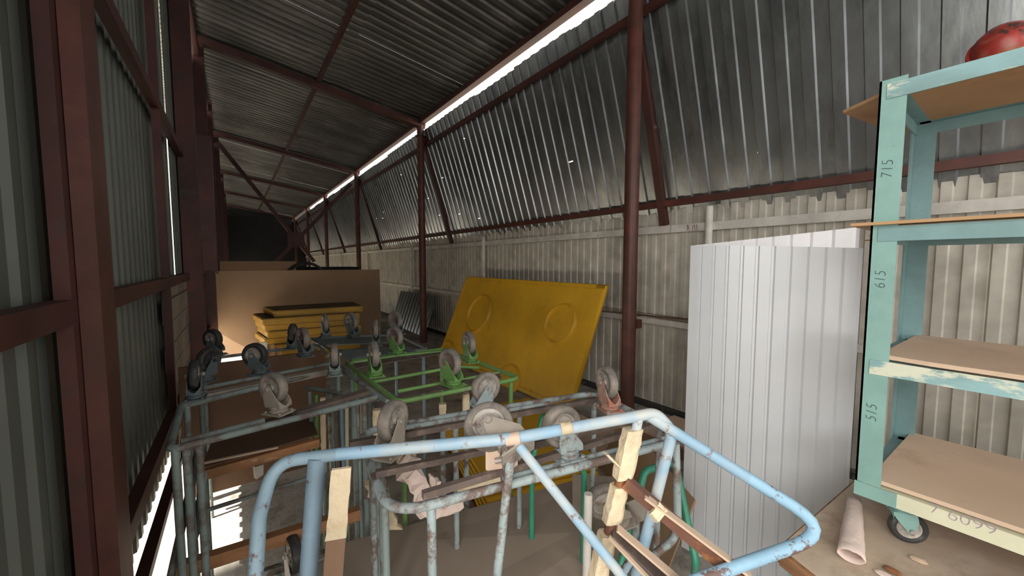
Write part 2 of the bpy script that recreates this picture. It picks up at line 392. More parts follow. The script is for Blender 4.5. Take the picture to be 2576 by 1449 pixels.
bm = B(); box(bm, (-.365, 1.42, 0), (-.335, 1.55, 4.7)); build('steel_column', bm, M['reddark'], wl)
bm = B(); box(bm, (-.333, 1.46, 0), (-.292, 1.60, 4.7)); build('steel_column', bm, M['red'], wl)
leftcol(3.15, -.332, d=.05)
leftcol(4.45, -.24, d=.14)
leftcol(7.1, -.24, d=.14)
leftcol(9.5, -.24, d=.14); leftcol(11.93, -.2, d=.14); leftcol(16.7, -.2, d=.14); leftcol(21.4, -.2, d=.14); leftcol(-2.05, -.26); leftcol(.25, -.30)
# rusty cabinet like steel casing hung on the wall
a0 = P(545, 678, Y=6.2)
bm = B(); box(bm, (XL+.04, 5.9, 1.50), (-.19, 6.2, 3.1)); box(bm, (-.19, 5.92, 1.46), (-.175, 6.22, 3.12)); build('steel_casing', bm, M['red'], wl)
# blockwork behind the frame, beyond the sheets
first = None
for r_ in range(8):
    for c in range(9):
        y = 3.16 + c*.40 + (.2 if r_ % 2 else 0); z = .30+r_*.152
        if y > 6.5 or y+.39 > 7.0: continue
        bm = B(); dx = R.uniform(0, .006); box(bm, (XL-.005, y, z), (XL+.012+dx, y+.388, z+.142)); build('block', bm, M['block'], wl)
# front end wall behind the photographer
wf = empty('wall_front', (1.6, Y0, 0), kind='structure')
for k in range(4):
    bm = B(); box(bm, (XL-.1+k*1.06, Y0-.06, 0), (XL-.1+k*1.06+1.05, Y0-.02, 5)); build('board', bm, M['leftwall'], wf)
bm = B(); box(bm, (-9, -9, -.15), (-3.4, 1.4, 6.6)); tag(build('wall_sunblock', bm, M['beige']), kind='structure')  # unseen block, added only to keep direct sun out of the doorway
# end wall
we = empty('wall_end', (1.6, Y1, 0), kind='structure')
for k in range(9):
    bm = B(); box(bm, (XL-.6, Y1-.05-.01*(k % 2), k*.6), (XR+.3, Y1, k*.6+.66)); build('board', bm, M['dark'], we)

exec_parts = True
# ------------------------------------------------------------------ caster
CM = {}
def caster_meshes(D, w):
    key = (D, w)
    if key in CM: return CM[key]
    s = D/.15
    ax = .105*s+.012     # axle height above the plate
    tr = .028*s          # trail
    RX = Matrix.Translation((tr, 0, ax)) @ Matrix.Rotation(PI/2, 4, 'X')
    out = {}
    def me(nm, bm, smooth=True, ang=35):
        m = bpy.data.meshes.new(nm); bmesh.ops.recalc_face_normals(bm, faces=bm.faces); bm.to_mesh(m); bm.free()
        if smooth:
            m.polygons.foreach_set('use_smooth', [True]*len(m.polygons)); m.set_sharp_from_angle(angle=math.radians(ang))
        out[nm] = m
    # plate with bolt heads
    bm = B(); box(bm, (-.055*s, -.045*s, 0), (.055*s, .045*s, .006))
    for x in (-.042, .042):
        for y in (-.033, .033): lathe(bm, [(0, .006), (.007*s, .006), (.007*s, .012), (0, .012)], 6, Matrix.Translation((x*s, y*s, 0)))
    me('plate', bm, False)
    # fork: race, crown and two curved cheeks
    bm = B()
    lathe(bm, [(0, .006), (.036*s, .006), (.040*s, .010), (.040*s, .016), (.034*s, .019), (.034*s, .023), (.041*s, .026), (.041*s, .032), (0, .032)], 20)
    hw = w/2+.007
    for sg in (-1, 1):
        poly = [(-.044*s, .028), (-.043*s, .055*s), (-.022*s, ax*.70), (tr-.024*s, ax-.004), (tr-.014*s, ax+.010*s), (tr, ax+.016*s), (tr+.014*s, ax+.010*s), (tr+.019*s, ax-.006), (tr+.026*s, ax*.62), (.049*s, .050*s), (.046*s, .028)]
        prism(bm, poly, .0035, Matrix.Translation((0, sg*hw, 0)) @ Matrix.Rotation(PI/2, 4, 'X'))
    # skirt closing the crown in front and behind, curved
    for x0, hgt in ((-.044*s, .032*s), (.046*s, .028*s)):
        n = 8; prev = None
        for k in range(n+1):
            t = -1+2*k/n; y = hw*t; zt = .028+hgt*(t*t)**.8+.006
            xx = x0*(1-.12*t*t)
            cur = (bm.verts.new((xx, y, .026)), bm.verts.new((xx, y, zt)))
            if prev: bm.faces.new((prev[0], cur[0], cur[1], prev[1]))
            prev = cur
    me('fork', bm)
    # tyre
    r = D/2; ri = r*.66
    bm = B(); lathe(bm, [(ri, -w*.36), (ri*1.04, -w*.42), (r*.86, -w*.5), (r*.94, -w*.43), (r*.99, -w*.26), (r, 0), (r*.99, w*.26), (r*.94, w*.43), (r*.86, w*.5), (ri*1.04, w*.42), (ri, w*.36), (ri, -w*.36)], 32, RX)
    me('tyre', bm, True, 60)
    # hub disc, bolts
    bm = B(); lathe(bm, [(0, -w*.40), (r*.17, -w*.40), (r*.20, -w*.22), (r*.50, -w*.18), (r*.58, -w*.33), (ri*.99, -w*.36), (ri*.99, w*.36), (r*.58, w*.33), (r*.50, w*.18), (r*.20, w*.22), (r*.17, w*.40), (0, w*.40)], 28, RX)
    for k in range(5):
        a = 2*PI*k/5
        for sg in (-1, 1):
            lathe(bm, [(0, sg*w*.17), (r*.07, sg*w*.17), (r*.07, sg*w*.27), (0, sg*w*.27)], 6, RX @ Matrix.Translation((r*.38*math.cos(a), r*.38*math.sin(a), 0)))
    me('hub', bm)
    bm = B(); lathe(bm, [(0, -hw-.010), (.010*s, -hw-.010), (.010*s, -hw-.002), (.005*s, -hw-.002), (.005*s, hw+.002), (.010*s, hw+.002), (.010*s, hw+.010), (0, hw+.010)], 8, RX)
    me('axle', bm, False)
    CM[key] = out; return out
def caster(parent, pos, yaw, D=.15, w=.036, paint='greyblue', tyre='rubber', hub='hub', plate=None, tilt=None, up=True, fork=None):
    ms = caster_meshes(D, w)
    T = Matrix.Translation(pos) @ (tilt or Matrix.Identity(4)) @ Matrix.Rotation(yaw, 4, 'Z')
    if not up: T = T @ Matrix.Rotation(PI, 4, 'X')
    def one(nm, m, par, mw):
        o = bpy.data.objects.new(nm, ms[nm if nm != 'caster' else 'plate']); COL.objects.link(o)
        if not o.data.materials: o.data.materials.append(M[m])
        o.material_slots[0].link = 'OBJECT'; o.material_slots[0].material = M[m]
        o.parent = par
        return o
    c = one('caster', plate or paint, parent, T)
    c.matrix_parent_inverse = Matrix.Translation(-parent.location); c.matrix_basis = T
    for nm, m in (('fork', fork or paint), ('tyre', tyre), ('hub', hub), ('axle', hub)):
        one(nm, m, c, T)
    return c
def tb(name, pts, r, m, parent, fr=0.0, n=10, closed=False):
    bm = B(); tube(bm, pts, r, fr, n, closed); return build(name, bm, M[m], parent, smooth=True, ang=50)
def V(*a): return Vector(a)

# ------------------------------------------------------------------ blue trolley frame in front (T1)
Z1 = 1.15
TL, TR = V(.055, .990, Z1), V(1.005, .655, Z1)
BRc, BLc = V(.82, .165, Z1), V(-.10, .48, Z1)
t1 = empty('trolley', (.5, .8, 0), label='light blue chipped tubular trolley standing nearest, its rounded rim over everything else', cat='trolley', group='tubular trolleys stored upside down')
A = P(825, 1142, Z=Z1); Bp = P(1640, 1045, Z=Z1)
ud = (Bp-A).normalized()
lft = P(690, 1165, Z=Z1); lft.z = Z1
c0 = Pd(1290, 1103, 1.0)
tb('rim', [Pd(636, 1560, .80), Pd(652, 1300, .88), Pd(690, 1162, .96), Pd(850, 1143, .97)], .0155, 'skyleft', t1, fr=[0, .1, .10, 0], n=16)
tb('rim', [Pd(848, 1143, .97), c0, Pd(1650, 1038, 1.08), Pd(1692, 1085, 1.08), Pd(1600, 1449, 1.10)], .0155, 'sky', t1, fr=[0, .5, .05, .05, 0], n=16)
sA, sB = Pd(1632, 1046, 1.08), Pd(2100, 1338, 1.0)
tb('side_loop', [sA, sA.lerp(sB, .55)], .0155, 'sky', t1, n=16)
tb('side_loop', [sA.lerp(sB, .548), sB, Pd(1640, 1500, .94)], .0156, 'skychip', t1, fr=.085, n=16)
tb('leg', [Pd(798, 1150, .965), Pd(772, 1500, .965)], .0215, 'skydark', t1, n=16)
tb('leg', [c0, Pd(1250, 1449, 1.0), Pd(1230, 1600, 1.0)], .0118, 'greyblueL', t1, n=14)
tb('brace', [c0, Pd(1600, 1495, .97)], .0128, 'sky', t1, n=14)
tb('weld_collar', [Pd(1272, 1107, 1.0), Pd(1308, 1101, 1.0)], .0172, 'peach', t1, n=14)
tb('joint_collar', [Pd(1410, 1079, 1.022), Pd(1436, 1075, 1.026)], .0166, 'tape', t1, n=14)
tb('joint_collar', [Pd(1058, 1124, .985), Pd(1066, 1123, .986)], .0164, 'greyblueL', t1, n=14)
# taped posts
def taped(parent, pts, w, d, seed, m='tape', name='taped_post', jit=1.0):
    rr = random.Random(seed); bm = B(); pts = [Vector(p) for p in pts]
    L = sum((b-a).length for a, b in zip(pts, pts[1:])); n = max(6, int(L/.018)); rings = []
    def at(t):
        s = t*L
        for a, b in zip(pts, pts[1:]):
            l = (b-a).length
            if s <= l+1e-9: return a.lerp(b, s/l), (b-a).normalized()
            s -= l
        return pts[-1], (pts[-1]-pts[-2]).normalized()
    for i in range(n+1):
        p, dr = at(i/n); s = dr.cross(V(0, 1, .0)).normalized(); s = V(.93, -.36, 0) if abs(dr.z) > .7 else s; u = dr.cross(s).normalized()
        k = 1+rr.uniform(-.05, .06)*jit
        rings.append([bm.verts.new(p+s*a*w*k+u*b*d*k+V(rr.uniform(-1, 1), rr.uniform(-1, 1), rr.uniform(-1, 1))*.0012*jit) for a, b in ((-.5, -.38), (-.3, -.5), (.3, -.5), (.5, -.38), (.5, .38), (.3, .5), (-.3, .5), (-.5, .38))])
    for A_, C_ in zip(rings, rings[1:]):
        for k in range(8): bm.faces.new((A_[k], A_[(k+1) % 8], C_[(k+1) % 8], C_[k]))
    bm.faces.new(rings[0]); bm.faces.new(rings[-1][::-1])
    return build(name, bm, M[m], parent)
tb('post', [Pd(1606, 1052, 1.07), Pd(1597, 1095, 1.07)], .0135, 'sky', t1, n=14)
taped(t1, [Pd(1592, 1078, 1.07), Pd(1566, 1200, 1.07)], .050, .040, 3)
taped(t1, [Pd(1560, 1220, 1.07), Pd(1538, 1312, 1.07)], .046, .036, 5)
tb('post', [Pd(1592, 1085, 1.07), Pd(1562, 1210, 1.07), Pd(1500, 1490, 1.07)], .016, 'reddish', t1, n=8)
taped(t1, [Pd(1528, 1340, 1.07), Pd(1498, 1480, 1.07)], .046, .040, 9)
def strip(name, p, q, w, t, m, parent, up=(0, 0, 1)):
    bm = B(); bar(bm, p, q, w, t, up); return build(name, bm, M[m], parent)
strip('side_bar', Pd(1572, 1210, 1.06), Pd(1880, 1470, .98), .030, .030, 'reddish', t1)
strip('edge_strip', Pd(1622, 1248, 1.03), Pd(1890, 1449, .965), .026, .006, 'cardlight', t1)
strip('side_bar', Pd(1540, 1338, 1.05), Pd(1690, 1480, 1.0), .045, .010, 'rustbar', t1)
strip('edge_strip', Pd(1553, 1328, 1.03), Pd(1725, 1475, .98), .028, .006, 'cardlight', t1)
strip('edge_strip', Pd(1532, 1350, 1.03), Pd(1650, 1475, .98), .012, .006, 'cardlight', t1)
taped(t1, [Pd(1665, 1300, 1.01), Pd(1645, 1278, 1.02)], .040, .02, 12, name='tape_patch')
taped(t1, [Pd(860, 1178, .93), Pd(845, 1355, .93)], .046, .010, 14, name='taped_slat')
strip('slat', Pd(846, 1345, .932), Pd(825, 1640, .932), .044, .008, 'tapebrown', t1, up=(-.36, -.93, 0))
# tape tail
bm = B(); q0 = Pd(1560, 1178, 1.06); q1 = Pd(1522, 1140, 1.05)
taped(t1, [q0, q1], .008, .026, 21, name='tape_tail'); bm.free()
# big caster on its side mounting
tl = Matrix.Rotation(math.radians(-62), 4, V(.93, -.36, 0))
cp = P(1262, 1150, Z=1.02)+V(.0, .05, 0)
tlt = Matrix.Rotation(math.radians(18), 4, V(-.36, -.93, 0)) @ Matrix.Rotation(math.radians(-20), 4, V(.93, -.36, 0))
bm = B(); ap = P(1258, 1130, Z=1.06)+V(.02, .03, 0)
ya = V(-.38, -.50, .78).normalized(); vz = (UP*.88-RT*.42); za = (vz-ya*vz.dot(ya)).normalized(); xa_ = ya.cross(za)
RM = Matrix((xa_, ya, za)).transposed().to_4x4(); hubp = Pd(1230, 1072, 1.07)
caster(t1, hubp-za*(.105*.93+.012)-xa_*(.028*.93), 0, D=.14, w=.042, paint='dustmetal', tyre='rubber', hub='hub', tilt=RM)
bm = B(); Mx = Matrix.Translation(Pd(1262, 1130, 1.04)) @ Matrix.Rotation(math.atan2(-.335, .95), 4, 'Z') @ Matrix.Rotation(PI/2, 4, 'X')
prism(bm, [(-.045, -.05), (-.03, -.058), (.03, -.058), (.045, -.05), (.045, .045), (-.045, .045)], .006, Mx); build('mounting_plate', bm, M['peach'], t1)
tb('mounting_bolt', [Pd(1245, 1160, 1.03), Pd(1278, 1154, 1.03)], .008, 'hub', t1, n=8)

# ------------------------------------------------------------------ generic upside down trolley
def rim_pts(c, z): return [V(x, y, z) for x, y in c]
# T2: worn pale blue trolley, four casters
Z2 = 1.0
t2 = empty('trolley', (.75, 1.0, 0), label='upturned trolley of worn pale blue tube with brown cross bars, just behind the nearest frame', cat='trolley', group='tubular trolleys stored upside down')
nl, nr, fr_, fl_ = P(985, 1290, Z=Z2), P(1715, 1100, Z=Z2), P(1660, 985, Z=Z2), P(880, 1085, Z=Z2)
nl = V(.275, .875, Z2); nr = V(1.21, .675, Z2); fr_ = V(1.325, 1.17, Z2); fl_ = V(.33, 1.39, Z2)
tb('rim', [nl, nr, fr_, fl_], .0125, 'greyblueL', t2, fr=.10, n=12, closed=True)
d = (nr-nl).normalized(); pdn = V(-d.y, d.x, 0)
tb('rail', [nl+d*.30+pdn*.03, nr+pdn*.03-d*.03], .0105, 'greyblueL', t2)
tb('rail', [fl_+d*.08-pdn*.035, fr_-pdn*.035-d*.26], .0105, 'greyblueL', t2)
def abar(name, p, q, w, m, parent):
    bm = B(); angle_bar(bm, p, q, w, .004, (0, 0, -1)); return build(name, bm, M[m], parent)
strip('cross_bar', P(1063, 1246, Z=1.03), P(1650, 1068, Z=1.03), .018, .018, 'rustbar', t2)
strip('cross_bar', P(945, 1192, Z=1.02), P(1250, 1128, Z=1.02), .018, .018, 'rustbar', t2)
strip('cross_bar', P(880, 1118, Z=1.02), P(1500, 1005, Z=1.02), .020, .020, 'rustbar', t2)
strip('cross_bar', P(1330, 1122, Z=1.02), P(1600, 1055, Z=1.02), .022, .022, 'rustbar', t2)
for p, q in ((nl, (0, 0)), (nr, (0, 0)), (fr_, (0, 0)), (fl_, (0, 0))):
    pass
ctr = (nl+nr+fr_+fl_)/4
legs2 = [nl+d*.10+pdn*.005, nr-d*.02+pdn*.09, fr_-d*.06-pdn*.07, fl_+d*.04-pdn*.1]
for p in legs2: tb('leg', [p, V(p.x, p.y, .0)], .0115, 'greyblueL', t2)
for k, t in enumerate((.08, .36, .55)):
    p = nl+pdn*(.12+.1*k)+d*.0; tb('upright', [p+V(0, 0, -.01), V(p.x, p.y, .02)], .010, 'greyblue', t2)
for t in (.35, .62): p = fl_.lerp(fr_, t); tb('upright', [p-V(0, 0, .01), V(p.x, p.y, .02)], .011, 'greyblueL', t2)
caster(t2, P(980, 1150, Z=Z2)+V(0, 0, .008), .65, D=.125, w=.04, paint='dustmetal', tyre='rubber', hub='hub')
caster(t2, P(1210, 1042, Z=Z2)+V(0, 0, .008), -.05, D=.122, w=.034, paint='greyblueL', tyre='rubber', hub='hub')
caster(t2, P(1428, 1158, Z=Z2)+V(0, 0, .010), -.2+PI, D=.128, w=.036, paint='greyblueL', tyre='rubber', hub='hub')
caster(t2, P(1533, 1035, Z=Z2)+V(0, 0, .008), 1.25, D=.132, w=.036, paint='orangerust', tyre='rubber', hub='hub')
# bent end hoop of the trolley
tb('end_hoop', [P(1700, 1115, Z=.98), P(1706, 1350, Z=.66), P(1600, 1430, Z=.62)], .013, 'greyblueL', t2, fr=.07)
taped(t2, [P(1010, 1160, Z=.94), P(1040, 1195, Z=.90), P(1070, 1250, Z=.84), P(1085, 1300, Z=.79)], .075, .04, 31, m='paper', name='paper_wrap', jit=5)
taped(t2, [P(1075, 1292, Z=.80), P(1120, 1288, Z=.80), P(1165, 1265, Z=.81)], .035, .012, 33, m='paper', name='paper_wrap', jit=3)
taped(t2, [P(1080, 1215, Z=.86), P(1105, 1230, Z=.86)], .06, .012, 35, m='paper', name='paper_wrap', jit=4)
taped(t2, [P(1330, 1195, Z=.80), P(1240, 1215, Z=.79), P(1150, 1232, Z=.78)], .045, .02, 34, m='tape', name='paper_wrap', jit=3)
taped(t2, [P(1000, 1150, Z=.96), P(1045, 1150, Z=.93)], .035, .012, 36, m='tape', name='paper_wrap', jit=3)
taped(t2, [P(945, 1215, Z=.80), P(965, 1290, Z=.68), P(990, 1330, Z=.62)], .06, .04, 37, m='tape', name='paper_wrap', jit=5)

# ------------------------------------------------------------------ hardboard sheets under the front frames
def slab(name, pts, t, m, parent=None, **k):
    """flat quad plate of thickness t below the given corner points"""
    pts = [Vector(p) for p in pts]; n = (pts[1]-pts[0]).cross(pts[2]-pts[1]).normalized()
    if n.z < 0: n = -n
    bm = B(); a = [bm.verts.new(p) for p in pts]; b = [bm.verts.new(p-n*t) for p in pts]
    bm.faces.new(a); bm.faces.new(b[::-1]); N_ = len(pts)
    for i in range(N_): bm.faces.new((a[i], b[i], b[(i+1) % N_], a[(i+1) % N_]))
    return tag(build(name, bm, M[m], parent), **k)
slab('hardboard_sheet', [P(862, 1366, Z=.47), P(1452, 1206, Z=.47), P(1530, 1330, Z=.47), P(1500, 1620, Z=.42), P(900, 1750, Z=.42)], .008, 'carddust', label='large dusty brown hardboard sheet lying flat under the light blue trolley frame', cat='hardboard')
sb = slab('hardboard_offcut', [P(1440, 1192, Z=.55), P(1555, 1200, Z=.56), P(1560, 1420, Z=.40), P(1440, 1330, Z=.44)], .008, 'carddust', label='brown hardboard offcut leaning beside the taped post of the nearest frame', cat='hardboard')
# ------------------------------------------------------------------ T4 green trolley
t4 = empty('trolley', (.85, 2.0, 0), label='upturned grass green trolley with four green casters, beside the yellow panels', cat='trolley', group='tubular trolleys stored upside down')
g = [P(1003, 1012, Z=Z2), P(1308, 952, Z=Z2), P(1112, 878, Z=Z2), P(872, 915, Z=Z2)]
tb('rim', g, .0115, 'green', t4, fr=.05, n=12, closed=True)
tb('rail', [P(1000, 985, Z=Z2), P(1255, 938, Z=Z2)], .0095, 'green', t4)
tb('rail', [P(935, 962, Z=Z2), P(1150, 922, Z=Z2), P(1205, 925, Z=Z2)], .0095, 'green', t4)
strip('rail', P(885, 908, Z=Z2+.0), P(1110, 884, Z=Z2), .03, .02, 'green', t4)
slab('deck_strip', [P(1003, 1001, Z=Z2), P(1262, 950, Z=Z2), P(1255, 936, Z=Z2), P(1000, 990, Z=Z2)], .004, 'rustbar', t4)
slab('deck_strip', [P(900, 925, Z=Z2), P(1120, 888, Z=Z2), P(1112, 880, Z=Z2), P(890, 914, Z=Z2)], .004, 'rustbar', t4)
for p in ((1013, 1005), (1285, 955), (1110, 890), (893, 925)):
    q = P(*p, Z=Z2); tb('leg', [q, V(q.x, q.y, 0)], .0115, 'green', t4)
caster(t4, P(944, 948, Z=Z2)+V(0, 0, .006), 1.50, D=.138, w=.036, paint='green', tyre='rubber', hub='hub')
caster(t4, P(1000, 892, Z=Z2)+V(0, 0, .006), 1.95, D=.138, w=.036, paint='green', tyre='rubber', hub='hubred')
caster(t4, P(1141, 972, Z=Z2)+V(0, 0, .006), 1.82, D=.138, w=.038, paint='green', tyre='rubber', hub='hubred')
caster(t4, P(1184, 912, Z=Z2)+V(0, 0, .006), 1.52, D=.138, w=.036, paint='green', tyre='rubber', hub='hub')

# ------------------------------------------------------------------ T3 grey trolley on the left
t3 = empty('trolley', (.15, 1.9, 0), label='upturned grey tubular trolley by the dark wall, with dusty casters and timber shelves', cat='trolley', group='tubular trolleys stored upside down')
n3 = [P(425, 1133, Z=Z2), P(950, 1000, Z=Z2), P(860, 925, Z=Z2), P(455, 1022, Z=Z2)]
tb('rim', n3, .0125, 'greyblue', t3, fr=.035, n=12, closed=True)
tb('rail', [P(455, 1112, Z=Z2+.002), P(665, 1058, Z=Z2+.002)], .0115, 'greyblue', t3)
strip('cross_bar', P(740, 1040, Z=Z2+.006), P(925, 985, Z=Z2+.006), .045, .018, 'rustbar', t3)
strip('cross_bar', P(490, 1003, Z=Z2+.0), P(830, 932, Z=Z2+.0), .05, .03, 'dustmetal', t3)
tb('rail', [P(850, 925, Z=Z2), P(975, 1010, Z=Z2)], .010, 'greyblue', t3)
tb('rail', [P(872, 915, Z=Z2), P(1000, 1005, Z=Z2-.02)], .010, 'slate', t3)
caster(t3, P(702, 1046, Z=Z2)+V(0, 0, .012), 2.2, D=.124, w=.038, paint='dustmetal', tyre='rubber', hub='hub')
caster(t3, P(843, 948, Z=Z2)+V(0, 0, .012), 1.38, D=.125, w=.034, paint='greyblue', tyre='rubber', hub='hub')
caster(t3, P(492, 1010, Z=Z2)+V(0, 0, .012), 1.52, D=.125, w=.034, paint='slate', tyre='rubberdark', hub='hub')
for p in ((440, 1128), (468, 1120), (500, 1110), (915, 1005), (850, 940), (470, 1020), (890, 990)):
    q = P(*p, Z=Z2); tb('leg', [q-V(0, 0, .0), V(q.x, q.y, .0)], .0115, 'greyblue', t3)
tb('brace', [P(470, 1130, Z=Z2-.02), P(488, 1385, Z=.62), P(512, 1190, Z=.84)], .012, 'greyblue', t3, fr=.02)
tb('brace', [P(503, 1120, Z=Z2-.03), P(430, 1449, Z=.55)], .012, 'greyblue', t3)
# timber shelf bearers and shelf boards
def beam(p, q, w, h, m='wood', nm='shelf_bearer', par=t3):
    return strip(nm, p, q, w, h, m, par)
beam(P(508, 1195, Z=.70), P(802, 1112, Z=.70), .03, .04)
slab('shelf_board', [P(505, 1178, Z=.735), P(800, 1092, Z=.735), P(775, 1030, Z=.735), P(545, 1080, Z=.735)], .006, 'darkboard', t3)
strip('shelf_edge', P(508, 1166, Z=.742), P(700, 1125, Z=.742), .012, .008, 'cardlight', t3)
beam(P(430, 1440, Z=.48), P(905, 1290, Z=.48), .04, .05)
tb('cross_tube', [P(490, 1293, Z=.60), P(800, 1195, Z=.60)], .009, 'greyblue', t3)
bm = B(); a = P(650, 1185, Z=.6); prism(bm, [(-.015, -.03), (.015, -.02), (.018, .03), (-.018, .032)], .03, Matrix.Translation(a) @ Matrix.Rotation(.3, 4, 'Z') @ Matrix.Rotation(PI/2, 4, 'X')); build('bracket', bm, M['white'], t3)

# ------------------------------------------------------------------ T3b, T5 behind
t7 = empty('trolley', (.1, 2.7, 0), label='second upturned grey trolley from the dark wall, tucked behind the dusty one with timber shelves', cat='trolley', group='tubular trolleys stored upside down')
n7 = [P(500, 978, Z=Z2), P(845, 912, Z=Z2), P(800, 868, Z=Z2), P(505, 905, Z=Z2)]
tb('rim', n7, .010, 'greyblue', t7, fr=.04, n=10, closed=True)
for p in ((505, 975), (835, 914), (795, 872), (512, 908)):
    q = P(*p, Z=Z2); tb('leg', [q, V(q.x, q.y, 0)], .0105, 'greyblue', t7)
caster(t7, P(655, 945, Z=Z2)+V(0, 0, .01), 2.5, D=.128, w=.038, paint='slate', tyre='rubberdark', hub='hub')
caster(t7, P(518, 965, Z=Z2)+V(0, 0, .01), .9, D=.128, w=.038, paint='slate', tyre='rubberdark', hub='rubberdark')
caster(t7, P(545, 897, Z=Z2)+V(0, 0, .01), 2.3, D=.13, w=.038, paint='slate', tyre='rubberdark', hub='hub')
caster(t7, P(768, 900, Z=Z2)+V(0, 0, .01), 1.8, D=.14, w=.036, paint='slate', tyre='rubber', hub='hubred')
caster(t7, P(736, 880, Z=Z2)+V(0, 0, .01), 1.2, D=.13, w=.034, paint='slate', tyre='rubberdark', hub='hubred')
q1, q2 = P(500, 905, Z=Z2), P(790, 872, Z=Z2)
bm = B(); box(bm, (-.30, 2.98, .15), (.50, 3.0, .97)); tag(build('hardboard_sheet', bm, M['darkboard']), label='dark brown hardboard sheet standing upright among the grey trolleys by the dark wall', cat='hardboard')

t5 = empty('trolley', (.9, 3.2, 0), label='upturned slate blue trolley behind the green one, with sheet steel deck', cat='trolley', group='tubular trolleys stored upside down')
n5 = [P(880, 905, Z=Z2), P(1075, 878, Z=Z2), P(1000, 842, Z=Z2), P(780, 852, Z=Z2)]
tb('rim', n5, .011, 'slate', t5, fr=.03, n=10, closed=True)
slab('deck', [P(805, 868, Z=Z2+.01), P(1010, 860, Z=Z2+.01), P(985, 846, Z=Z2+.01), P(790, 851, Z=Z2+.01)], .006, 'slate', t5)
slab('deck', [P(870, 900, Z=Z2+.01), P(1050, 885, Z=Z2+.01), P(1030, 873, Z=Z2+.01), P(840, 880, Z=Z2+.01)], .006, 'slate', t5)
for p in ((885, 902), (1065, 878), (995, 846), (790, 855)):
    q = P(*p, Z=Z2); tb('leg', [q, V(q.x, q.y, 0)], .0115, 'skydark', t5)
caster(t5, P(820, 852, Z=Z2)+V(0, 0, .012), 1.55, D=.14, w=.034, paint='slate', tyre='rubber', hub='hub')
caster(t5, P(889, 850, Z=Z2)+V(0, 0, .012), 1.95, D=.15, w=.036, paint='slate', tyre='rubber', hub='hub')
caster(t5, P(946, 872, Z=Z2)+V(0, 0, .012), 1.35, D=.14, w=.032, paint='slate', tyre='rubber', hub='hubred')
caster(t5, P(1000, 845, Z=Z2)+V(0, 0, .012), 1.9, D=.15, w=.034, paint='slate', tyre='rubber', hub='hubred')

# ------------------------------------------------------------------ bundle of loose tubes standing between the trolleys
cols = ['greyblue', 'green', 'tape', 'greyblueL', 'rustbar', 'skydark', 'cream', 'greyblue', 'greyblueL', 'tape', 'greyblue', 'rustbar']
xs = [778, 795, 812, 828, 843, 858, 872, 884, 897, 912, 930, 948]
desc = {'greyblue': 'grey blue', 'green': 'grass green', 'tape': 'masking tape wrapped', 'greyblueL': 'pale blue', 'rustbar': 'rusty brown', 'skydark': 'steel blue', 'cream': 'cream'}
side = ['first', 'second', 'third', 'fourth', 'fifth', 'sixth', 'seventh', 'eighth', 'ninth', 'tenth', 'eleventh', 'twelfth']
hl = empty('handle_hoop', (.5, 2.1, 0)); tag(hl, 'cluster of upright bars of a nested trolley side, some wrapped in masking tape', 'trolley side')
for k, (x, m) in enumerate(zip(xs, cols)):
    a = P(x, 985 + (k % 3)*8, Z=.90-.02*(k % 2)); lean = R.uniform(-.02, .02)
    b_ = V(a.x+lean, a.y+R.uniform(-.02, .02), .03)
    if m == 'tape': taped(hl, [a, a.lerp(b_, .45)], .024, .024, 50+k, name='taped_bar'); tb('bar', [a.lerp(b_, .4), b_], .010, 'greyblue', hl, n=8)
    else: tb('bar', [a, b_], .0105, m, hl, n=8)
tb('bottom_bar', [V(.30, 2.20, .03), V(.72, 1.95, .03)], .012, 'greyblue', hl)
tb('top_bar', [P(770, 975, Z=.9), P(955, 1005, Z=.89)], .012, 'greyblue', hl)

# tape wrapped posts near the green trolley
for k, (x, y0_, y1_, z, lb) in enumerate([(948, 1030, 1068, .93, 'short tape wrapped trolley post between the grey and green trolleys'), (1113, 1015, 1050, .92, 'tape wrapped trolley post under the near edge of the green trolley'), (1172, 990, 1050, .93, 'tape wrapped trolley post under the right edge of the green trolley')]):
    a = P(x, y0_, Z=z); o = empty('trolley_post', (a.x, a.y, 0)); tag(o, lb, 'post')
    taped(o, [a, a-V(0, 0, .12)], .034, .034, 70+k); tb('post', [a-V(0, 0, .1), V(a.x, a.y, 0)], .014, 'greyblueL', o)

# ------------------------------------------------------------------ sea green hoop and white post at lower right
hg = empty('handle_hoop', (1.5, .8, 0)); tag(hg, 'sea green tubular handle hoop standing beside the white corrugated sheet', 'trolley handle')
a0, a1, a2, a3 = P(1562, 1420, Z=.45), P(1622, 1185, Z=.75), P(1698, 1160, Z=.75), P(1750, 1410, Z=.45)
tb('hoop', [V(a0.x, a0.y, 0.0), a0, a1, a2, a3, V(a3.x, a3.y, 0)], .0145, 'teal', hg, fr=.035, n=12)
hg2 = empty('handle_hoop', (.9, 1.1, 0)); tag(hg2, 'sea green handle hoop inside the worn blue trolley, in front of the yellow panels', 'trolley handle')
a0 = P(1366, 1040, Z=.95); a1 = P(1338, 1165, Z=.78); b0 = P(1445, 1110, Z=.93); b1 = P(1470, 1195, Z=.80)
tb('hoop', [V(a1.x, a1.y, 0), a1, a0, b0, b1, V(b1.x, b1.y, 0)], .011, 'teal', hg2, fr=.02, n=10)
wp = P(1480, 1242, Z=.80); o = empty('trolley_post', (wp.x, wp.y, 0)); tag(o, 'white painted tube end rising beside the caster near the taped post', 'post')
tb('post', [wp, V(wp.x-.02, wp.y-.01, 0)], .0145, 'white', o, n=14)

